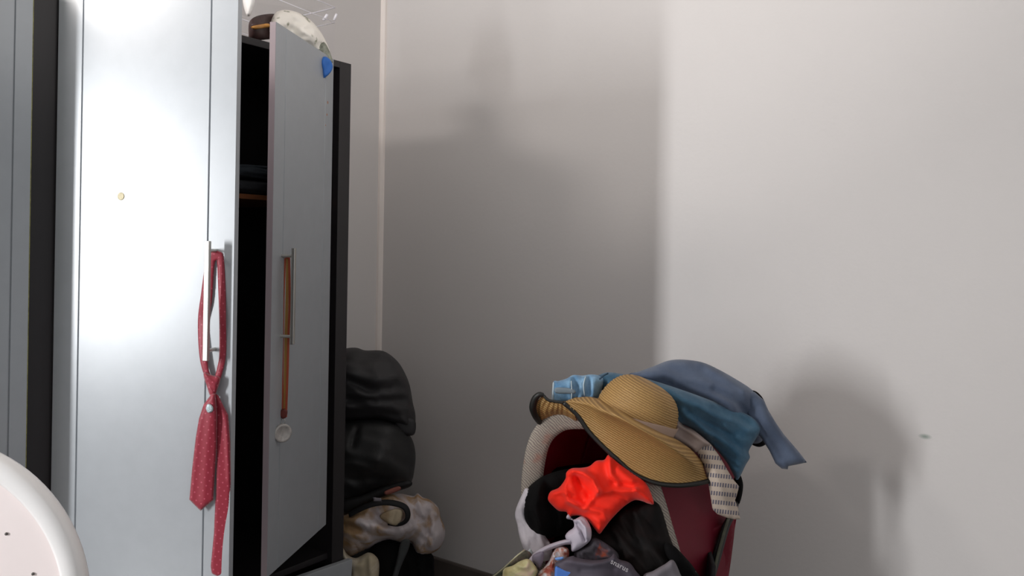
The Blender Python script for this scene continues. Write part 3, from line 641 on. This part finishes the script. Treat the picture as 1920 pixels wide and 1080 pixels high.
cloth_pile('grey_hood_cord_cloth', [(1000,1040), (1018,1034), (1019,1050), (1012,1066), (1004,1058), (998,1050)], 1.85, mat('mauve_grey', '#7d7584', .8), 'small mauve grey cloth corner beneath the lilac strap', .01, .02, 8, 3)
cloth_pile('white_card', [(984,1040), (994,1028), (1000,1036), (992,1048)], 1.93, mat('pale_blue_white', '#cfdde0', .5), 'small pale blue-white corner poking out by the lilac strap', .002, .006, 3, 2, smooth=False, cat='paper')
pat = noisy('orange_white_print', '#9a4d40', '#b88a7c', 40, .8, p=(.42, .5), c3='#d5cfd2')
cloth_pile('printed_cloth', [(1030,1050), (1036,1036), (1044,1026), (1056,1024), (1066,1030), (1066,1045), (1056,1060), (1052,1080), (1050,1130), (1010,1130), (1008,1080), (1020,1064)], [(1040,1040,1.86), (1030,1090,1.83)], pat, 'orange and white printed cloth between yellow cloth and grey shirt', .02, .03, 14, 3, ridges=[([(1040,1030),(1034,1060)], .01, 4)], folds=[(70, 12, .005, 2)])
yel = noisy('pale_yellow_print', '#b3a878', '#cdc79a', 20, .8, p=(.42, .55), c3='#c9a69a')
cloth_pile('yellow_cloth', [(942,1080), (946,1066), (962,1060), (975,1052), (990,1048), (1000,1056), (1008,1070), (1004,1085), (1000,1130), (940,1130)], [(960,1070,1.82), (1000,1070,1.82)], yel, 'pale yellow printed cloth at the left front of the stroller', .025, .04, 16, 3, folds=[(50, 16, .006, 1.5)])
mesh_m = noisy('green_brown_print', '#3b4438', '#776b62', 40, .8, p=(.4, .6))
cloth_pile('checked_cloth', [(918,1086), (940,1066), (972,1040), (985,1032), (996,1038), (996,1052), (975,1060), (950,1075), (950,1110), (920,1120)], [(930,1080,1.88), (985,1045,1.88)], mesh_m, 'green-brown printed cloth under the pale yellow cloth', .012, .03, 10, 3)
tag(tube('clothes_hanger', [P(*q) for q in [(912,1092,1.86), (946,1064,1.86), (948,1062,1.855), (972,1040,1.86), (984,1031,1.865)]], .0022, mat('thin_pale_wire', '#b9b59c', .35, metal=.4), None, 8), 'thin pale wire edge sloping along the printed clothes', 'wire')
tag(puff('grey_orange_cloth', [(1078,1034), (1100,1022), (1112,1008), (1135,1018), (1160,1040), (1150,1060), (1110,1062), (1080,1055)], [(1090,1040,1.87), (1150,1040,1.88)], noisy('grey_orange_print', '#433f44', '#5d555e', 24, .85, p=(.45, .6), c3='#9a4a34'), None, .02, .03, 14, 3, folds=[(40, 14, .005, 2)]), 'dark grey cloth with orange flecks behind the grey printed shirt', 'clothes')

# grey shirt with lettering
gs = thing('grey_shirt', 'dark grey printed shirt with white lettering lying at the front of the stroller', 'shirt', P(1120, 1070, 1.82))
puff('shirt_body', [(1040,1058), (1056,1048), (1075,1042), (1080,1045), (1110,1050), (1140,1047), (1152,1038), (1160,1048), (1180,1055), (1192,1070), (1205,1090), (1210,1140), (1045,1140), (1040,1090)], [(1060,1070,1.82), (1180,1070,1.84), (1120,1120,1.78)], noisy('dark_grey_jersey', '#544e58', '#4a4750', 10, .85, p=(.4, .65)), gs, .03, .05, 22, 3.5,
     ridges=[([(1060,1052),(1110,1058),(1150,1048)], .01, 6), ([(1090,1070),(1150,1068)], -.006, 6), ([(1160,1050),(1185,1075)], .006, 6)])
puff('blue_print', [(1042,1062), (1050,1064), (1066,1069), (1082,1067), (1072,1078), (1062,1092), (1040,1096), (1040,1075)], 1.795, mat('blue_print', '#4a78c8', .7, vary=.15), gs, .006, .006, 5, 2.4, label='bright blue printed patch')
puff('blue_print', [(1041,1046), (1056,1044), (1055,1049), (1044,1051)], 1.800, mat('blue_print_b', '#6f9ad8', .7), gs, .003, .004, 3, 2, label='small light blue printed patch')
puff('blue_print', [(1112,1071), (1122,1068), (1128,1074), (1120,1084), (1110,1082)], 1.790, mat('navy_print', '#3c5c88', .7), gs, .003, .004, 3, 2, label='dull blue printed patch')
txt = bpy.data.curves.new('lettering', 'FONT'); txt.body = 'snarus'; txt.size = .0165; txt.extrude = .0004; txt.space_character = 1.05
to = bpy.data.objects.new('lettering', txt); C.objects.link(to)
bpy.context.view_layer.update()
dg = bpy.context.evaluated_depsgraph_get(); tme = bpy.data.meshes.new_from_object(to.evaluated_get(dg)); bpy.data.objects.remove(to)
tme.materials.clear()
lo = link('lettering', tme, mat('white_print', '#b9b4b8', .7), gs)
lo.location = P(1144, 1056, 1.783)-gs.location; lo.rotation_euler = (math.radians(72), math.radians(28), math.radians(4)); lo['label'] = 'white lettering'
cloth_pile('pale_grey_cloth', [(1205,1082), (1225,1070), (1246,1058), (1262,1050), (1275,1075), (1285,1110), (1210,1130)], [(1220,1080,1.84), (1270,1080,1.86)], mat('mid_grey_cloth', '#6f6a70', .85, vary=.08), 'pale grey cloth at the lower right of the hood opening', .02, .03, 14, 4)
cloth_pile('black_trousers', [(1246,1020), (1262,1022), (1285,1045), (1305,1070), (1325,1110), (1280,1130), (1262,1080), (1250,1050)], [(1260,1040,1.90), (1300,1090,1.92)], M['black_cloth'], 'black cloth spilling over the binding at the lower right', .02, .03, 12, 4)

# ---------------------------------------------------------------- clothes on top of the hood
def denim(name, c, c2, sc=9):
    k = NT(name); tc = k.n('ShaderNodeTexCoord'); n = k.n('ShaderNodeTexNoise', Scale=sc, Detail=5.0, Roughness=.65); k.l(tc.outputs['Object'], n.inputs['Vector'])
    r = k.n('ShaderNodeValToRGB'); e = r.color_ramp.elements; e[0].position = .35; e[1].position = .65; e[0].color = srgb(c); e[1].color = srgb(c2); k.l(n.outputs['Fac'], r.inputs['Fac'])
    k.l(r.outputs[0], k.b.inputs['Base Color']); k.b.inputs['Roughness'].default_value = .9; k.b.inputs['Sheen Weight'].default_value = .15
    n2 = k.n('ShaderNodeTexNoise', Scale=600.0, Detail=2.0); k.l(tc.outputs['Object'], n2.inputs['Vector']); bp = k.n('ShaderNodeBump', Strength=.25, Distance=.001); k.l(n2.outputs['Fac'], bp.inputs['Height']); k.l(bp.outputs[0], k.b.inputs['Normal'])
    return k.m
light_denim = denim('light_blue_denim', '#4f7ba0', '#86abc8', 22)
teal = denim('teal_blue_denim', '#2b526c', '#456a82', 16)
bluegrey = denim('blue_grey_twill', '#48546a', '#5c687d', 7)
stitch = mat('pale_stitching', '#b8c6cc', .9)

bt = thing('blue_grey_trousers', 'blue-grey trousers draped over the hood with one leg hanging out right', 'trousers', P(1340, 740, 2.15))
puff('trouser_body', [(1180,704), (1200,696), (1225,687), (1250,677), (1272,674), (1300,676), (1322,681), (1350,694), (1380,711), (1405,727), (1425,745), (1437,765), (1442,790), (1435,815), (1425,830), (1405,830), (1380,815), (1340,790), (1290,760), (1230,730)],
     [(1200,710,2.08), (1280,710,2.10), (1360,760,2.05), (1430,790,2.12)], bluegrey, bt, .05, .12, 45, 5,
     ridges=[([(1230,700),(1300,715),(1380,755)], .010, 14), ([(1340,730),(1380,752),(1410,790)], -.014, 7), ([(1270,722),(1330,748),(1395,785)], .012, 10), ([(1245,712),(1300,738),(1360,768)], -.009, 6), ([(1330,695),(1380,722),(1410,745)], .008, 7), ([(1395,735),(1405,765),(1420,800)], .010, 8)], folds=[(28, 26, .006, 3.5)])
puff('trouser_leg', [(1398,735), (1415,735), (1432,750), (1441,770), (1455,793), (1470,815), (1485,832), (1500,850), (1513,867), (1495,871), (1478,874), (1477,880), (1466,879), (1454,869), (1443,846), (1430,825), (1410,800), (1395,770)],
     [(1400,760,2.06), (1440,800,2.03), (1490,860,2.02)], bluegrey, bt, .016, .02, 14, 4, smooth=False, ridges=[([(1410,750),(1450,810),(1490,860)], .006, 10), ([(1420,790),(1462,860)], -.005, 5)])
puff('belt_strip', [(1407,733), (1418,734), (1430,746), (1438,765), (1436,768), (1428,750)], 2.085, M['black_cloth'], bt, .006, .01, 4, 2.5, label='dark edge along the back seam')
tag(puff('black_sock', [(1408,818), (1425,822), (1436,832), (1425,838), (1412,835), (1405,828)], 2.12, M['black_cloth'], None, .01, .03, 8, 3), 'small black sock-like cloth end under the blue-grey trouser leg', 'cloth')

tj = thing('teal_jeans', 'teal blue denim garment hanging between the straw hat and blue-grey trousers', 'jeans', P(1340, 800, 2.02))
puff('denim_body', [(1110,712), (1125,702), (1142,698), (1165,701), (1195,706), (1230,715), (1270,728), (1310,742), (1350,757), (1390,772), (1412,784), (1426,800), (1424,812), (1414,828), (1404,846), (1406,858), (1398,872), (1388,893), (1381,900), (1372,884), (1362,866), (1345,845), (1325,826), (1300,806), (1280,796), (1262,790), (1200,760), (1140,740)],
     [(1120,710,2.06), (1200,730,2.03), (1300,770,1.99), (1400,800,2.03), (1385,890,2.00)], teal, tj, .035, .06, 28, 4,
     ridges=[([(1240,730),(1310,760),(1370,790),(1400,810)], .014, 9), ([(1290,775),(1340,800),(1375,815)], -.014, 6), ([(1300,785),(1340,820),(1385,850)], .010, 8), ([(1360,800),(1395,835)], .010, 6), ([(1280,770),(1330,815)], .009, 5), ([(1340,830),(1385,880)], -.006, 5)], folds=[(30, 18, .007, 3.5)])
tube('seam', [P(*q) for q in [(1124,711,1.999), (1132,704,1.995), (1140,700,2.0)]], .002, mat('dark_seam', '#2a4256', .9), tj, 6, sub=3)
lj = thing('light_jeans', 'light blue jeans waistband showing behind the left side of the straw hat', 'jeans', P(1085, 725, 2.02))
puff('waistband', [(1037,718), (1048,714), (1062,710), (1075,703), (1092,704), (1108,702), (1122,704), (1132,712), (1128,730), (1120,750), (1100,760), (1070,762), (1038,758)], [(1040,735,2.01), (1120,725,2.03)], light_denim, lj, .03, .05, 16, 3,
     ridges=[([(1075,705),(1082,725),(1078,750)], -.010, 4), ([(1068,708),(1070,750)], .006, 3), ([(1096,706),(1092,740)], .008, 4), ([(1104,706),(1106,740)], -.007, 3), ([(1115,712),(1112,740)], .006, 4)])
puff('belt_loop', [(1042,727), (1068,728), (1078,732), (1078,738), (1062,738), (1042,737)], 1.972, mat('grey_denim_loop', '#76838c', .9), lj, .004, .006, 4, 2, label='grey belt loop')
tube('edge_stitching', [P(1038,717,1.995), P(1037,738,1.993), P(1038,757,1.995)], .0022, stitch, lj, 6)
tube('stitching', [P(*q) for q in [(1071,714,1.973), (1072,735,1.970), (1071,752,1.973)]], .0012, stitch, lj, 6, sub=3)
tube('stitching', [P(*q) for q in [(1098,706,1.985), (1094,722,1.975), (1096,742,1.978)]], .0012, stitch, lj, 6, sub=3)

# striped shirt
sm = NT('cream_cloth_grey_dashes'); uvn = sm.n('ShaderNodeUVMap'); mp = sm.n('ShaderNodeMapping'); mp.inputs['Rotation'].default_value = (0, 0, math.radians(6)); sm.l(uvn.outputs[0], mp.inputs[0])
sx = sm.n('ShaderNodeSeparateXYZ'); sm.l(mp.outputs[0], sx.inputs[0])
def frac(src, period, lo):
    a = sm.n('ShaderNodeMath', operation='MULTIPLY'); a.inputs[1].default_value = 1/period; sm.l(src, a.inputs[0])
    b = sm.n('ShaderNodeMath', operation='FRACT'); sm.l(a.outputs[0], b.inputs[0])
    c = sm.n('ShaderNodeMath', operation='GREATER_THAN'); c.inputs[1].default_value = lo; sm.l(b.outputs[0], c.inputs[0]); return c.outputs[0]
rowm = frac(sx.outputs['Y'], .165, .52); barm = frac(sx.outputs['X'], .05, .38)
mu = sm.n('ShaderNodeMath', operation='MULTIPLY'); sm.l(rowm, mu.inputs[0]); sm.l(barm, mu.inputs[1])
mx = sm.n('ShaderNodeMixRGB'); mx.inputs['Color1'].default_value = srgb('#c3b3a4'); mx.inputs['Color2'].default_value = srgb('#6d6873'); sm.l(mu.outputs[0], mx.inputs['Fac']); sm.l(mx.outputs[0], sm.b.inputs['Base Color']); sm.b.inputs['Roughness'].default_value = .85
sh = thing('patterned_shirt', 'cream shirt with rows of grey dashes hanging right of the straw hat', 'shirt', P(1340, 890, 1.95))
puff('sleeve', [(1300,838), (1318,828), (1332,832), (1347,852), (1362,878), (1374,898), (1386,912), (1381,930), (1378,938), (1383,950), (1388,973), (1378,974), (1364,971), (1345,964), (1336,955), (1332,930), (1327,900), (1318,870), (1306,850)], [(1310,840,1.97), (1350,900,1.95), (1375,965,1.98)], sm.m, sh, .018, .02, 16, 3.5, smooth=False,
     ridges=[([(1325,850),(1350,910),(1365,965)], .006, 8)])
puff('shirt_fold', [(1262,800), (1270,786), (1282,798), (1300,806), (1320,822), (1332,834), (1318,838), (1305,848), (1290,840), (1262,826), (1255,812)], [(1265,810,1.99), (1320,835,1.95)], mat('pinkish_beige_cotton', '#a3928c', .85, vary=.06), sh, .014, .03, 10, 3, ridges=[([(1270,795),(1300,815),(1328,832)], .005, 3), ([(1265,815),(1300,840)], .004, 4)], label='plain pinkish fold at the shoulder')
tag(puff('black_bag_edge', [(1376,898), (1386,888), (1393,905), (1392,925), (1386,945), (1381,935), (1382,915)], 2.09, M['black_cloth'], None, .008, .03, 6, 3), 'small black fold behind the patterned sleeve', 'cloth')

# ---------------------------------------------------------------- straw hat
st_m = NT('woven_straw'); tc = st_m.n('ShaderNodeTexCoord'); mp = st_m.n('ShaderNodeMapping'); mp.inputs['Rotation'].default_value = (0, math.radians(-27), 0); st_m.l(tc.outputs['Object'], mp.inputs[0])
wv = st_m.n('ShaderNodeTexWave', Scale=60.0, Distortion=.6, Detail=1.0, bands_direction='Z'); st_m.l(mp.outputs[0], wv.inputs['Vector'])
nz = st_m.n('ShaderNodeTexNoise', Scale=260.0, Detail=2.0); st_m.l(tc.outputs['Object'], nz.inputs['Vector'])
ad = st_m.n('ShaderNodeMath', operation='ADD'); st_m.l(wv.outputs['Fac'], ad.inputs[0]); st_m.l(nz.outputs['Fac'], ad.inputs[1])
rp = st_m.n('ShaderNodeValToRGB'); e = rp.color_ramp.elements; e[0].position = .45; e[0].color = srgb('#8f6c3c'); e[1].position = 1.0; e[1].color = srgb('#ba955c')
dv = st_m.n('ShaderNodeMath', operation='MULTIPLY'); dv.inputs[1].default_value = .62; st_m.l(ad.outputs[0], dv.inputs[0]); st_m.l(dv.outputs[0], rp.inputs['Fac']); st_m.l(rp.outputs[0], st_m.b.inputs['Base Color'])
st_m.b.inputs['Roughness'].default_value = .6
bp = st_m.n('ShaderNodeBump', Strength=.5, Distance=.002); st_m.l(ad.outputs[0], bp.inputs['Height']); st_m.l(bp.outputs[0], st_m.b.inputs['Normal'])
hat = thing('straw_hat', 'wide-brimmed straw sun hat with black edging resting on the hood', 'hat', P(1190, 790, 1.95))
HM = Matrix.Translation(P(1191, 781, 1.95)) @ Matrix.Rotation(math.radians(27), 4, 'Y') @ Matrix.Rotation(math.radians(4), 4, 'X')
prof = [(.099, -.012), (.1, .0)]
for i in range(1, 15):
    a = i/14*math.pi/2; prof.append((.100*math.cos(a)**.62 if i < 14 else .002, .092*math.sin(a)**.95))
# ribbed braid rows
pr2 = []
for i in range(len(prof)-1):
    (r0, z0), (r1, z1) = prof[i], prof[i+1]
    for k in range(3):
        t = k/3; r = r0+(r1-r0)*t; z = z0+(z1-z0)*t; pr2.append((r+(0.0012 if k == 1 else 0), z))
pr2.append(prof[-1])
lathe('crown', pr2, st_m.m, hat, 64, HM, sy=.95)
bv = []; bf = []
for k in range(64):
    a = 2*math.pi*k/64; tz = -.008+.036*max(0, min(1, .35+.75*math.cos(a+.5)))
    for rr_, z in ((.1005, -.012), (.1035, -.010), (.1035, tz-.002), (.1005, tz)): bv.append(HM @ Vector((rr_*math.cos(a), .95*rr_*math.sin(a), z)))
for k in range(64):
    for q in range(4): bf.append((k*4+q, k*4+(q+1) % 4, ((k+1) % 64)*4+(q+1) % 4, ((k+1) % 64)*4+q))
mesh('hat_band', bv, bf, mat('pinkish_beige_ribbon', '#a38a7a', .8, vary=.05), hat, label='pinkish beige band')
r0 = [(1056,754,1.95), (1078,746,1.955), (1108,744,1.95), (1130,752,1.92), (1160,766,1.90), (1195,785,1.88), (1230,803,1.88), (1262,820,1.90), (1295,842,1.93), (1318,868,1.97)]
r1 = [(1056,754,1.94), (1072,752,1.93), (1100,756,1.90), (1125,767,1.84), (1160,782,1.81), (1200,803,1.795), (1240,826,1.80), (1275,848,1.83), (1300,864,1.89), (1320,878,1.95)]
r2 = [(1056,754,1.94), (1074,758,1.93), (1102,766,1.91), (1128,780,1.88), (1162,796,1.865), (1200,816,1.855), (1240,840,1.855), (1275,862,1.87), (1302,876,1.90), (1323,888,1.95)]
r3 = [(1057,755,1.94), (1080,768,1.93), (1108,785,1.92), (1135,806,1.905), (1165,828,1.895), (1200,850,1.89), (1240,870,1.89), (1278,884,1.90), (1305,892,1.92), (1326,896,1.95)]
r4 = [(1057,755,1.94), (1082,777,1.935), (1102,806,1.93), (1128,834,1.92), (1156,860,1.91), (1188,888,1.905), (1228,905,1.90), (1270,910,1.905), (1304,907,1.92), (1329,902,1.95)]
loft('brim', [r0, r1, r2, r3, r4], st_m.m, hat, 6, 5, thick=.0025)
tube('brim_edging', [P(q[0], q[1], q[2]) for q in r4], .0062, blk, hat, 8, sub=5, label='black edging')
curl = [[(1018,741,1.96), (1030,750,1.955), (1043,753,1.95), (1057,755,1.94), (1075,768,1.93)],
        [(1008,752,1.97), (1024,760,1.965), (1042,764,1.955), (1058,768,1.95), (1078,782,1.94)],
        [(1004,768,1.99), (1020,772,1.98), (1040,770,1.97), (1058,773,1.965), (1080,785,1.955)],
        [(1010,790,2.02), (1022,785,2.01), (1040,778,2.0), (1058,779,1.99), (1080,790,1.98)]]
def rib(p, u, v): return Vector((0, -.0018*math.sin(u*math.pi*2*8), 0))
loft('brim_curl', curl, st_m.m, hat, 14, 8, thick=.0025, disp=rib, label='curled-up brim end showing its ribbed underside')
tube('curl_edging', [P(*q) for q in [(1012,792,2.015), (1003,778,1.99), (999,764,1.975), (1003,748,1.965), (1011,740,1.958), (1019,741,1.955)]], [.007, .0085, .009, .0085, .007, .005], blk, hat, 8, sub=5, label='black edging')
tube('curl_edging', [P(*q) for q in [(1019,741,1.955), (1028,750,1.95), (1042,753,1.945), (1057,755,1.94)]], .0035, blk, hat, 8, sub=5, label='thin black edging')
back = [[(1060,752,1.96), (1110,738,2.03), (1190,745,2.06), (1250,790,2.04), (1318,868,1.98)],
        [(1060,752,1.97), (1110,744,2.06), (1195,755,2.09), (1262,805,2.07), (1320,872,1.99)]]
loft('brim_back', back, st_m.m, hat, 8, 4, thick=.0025)
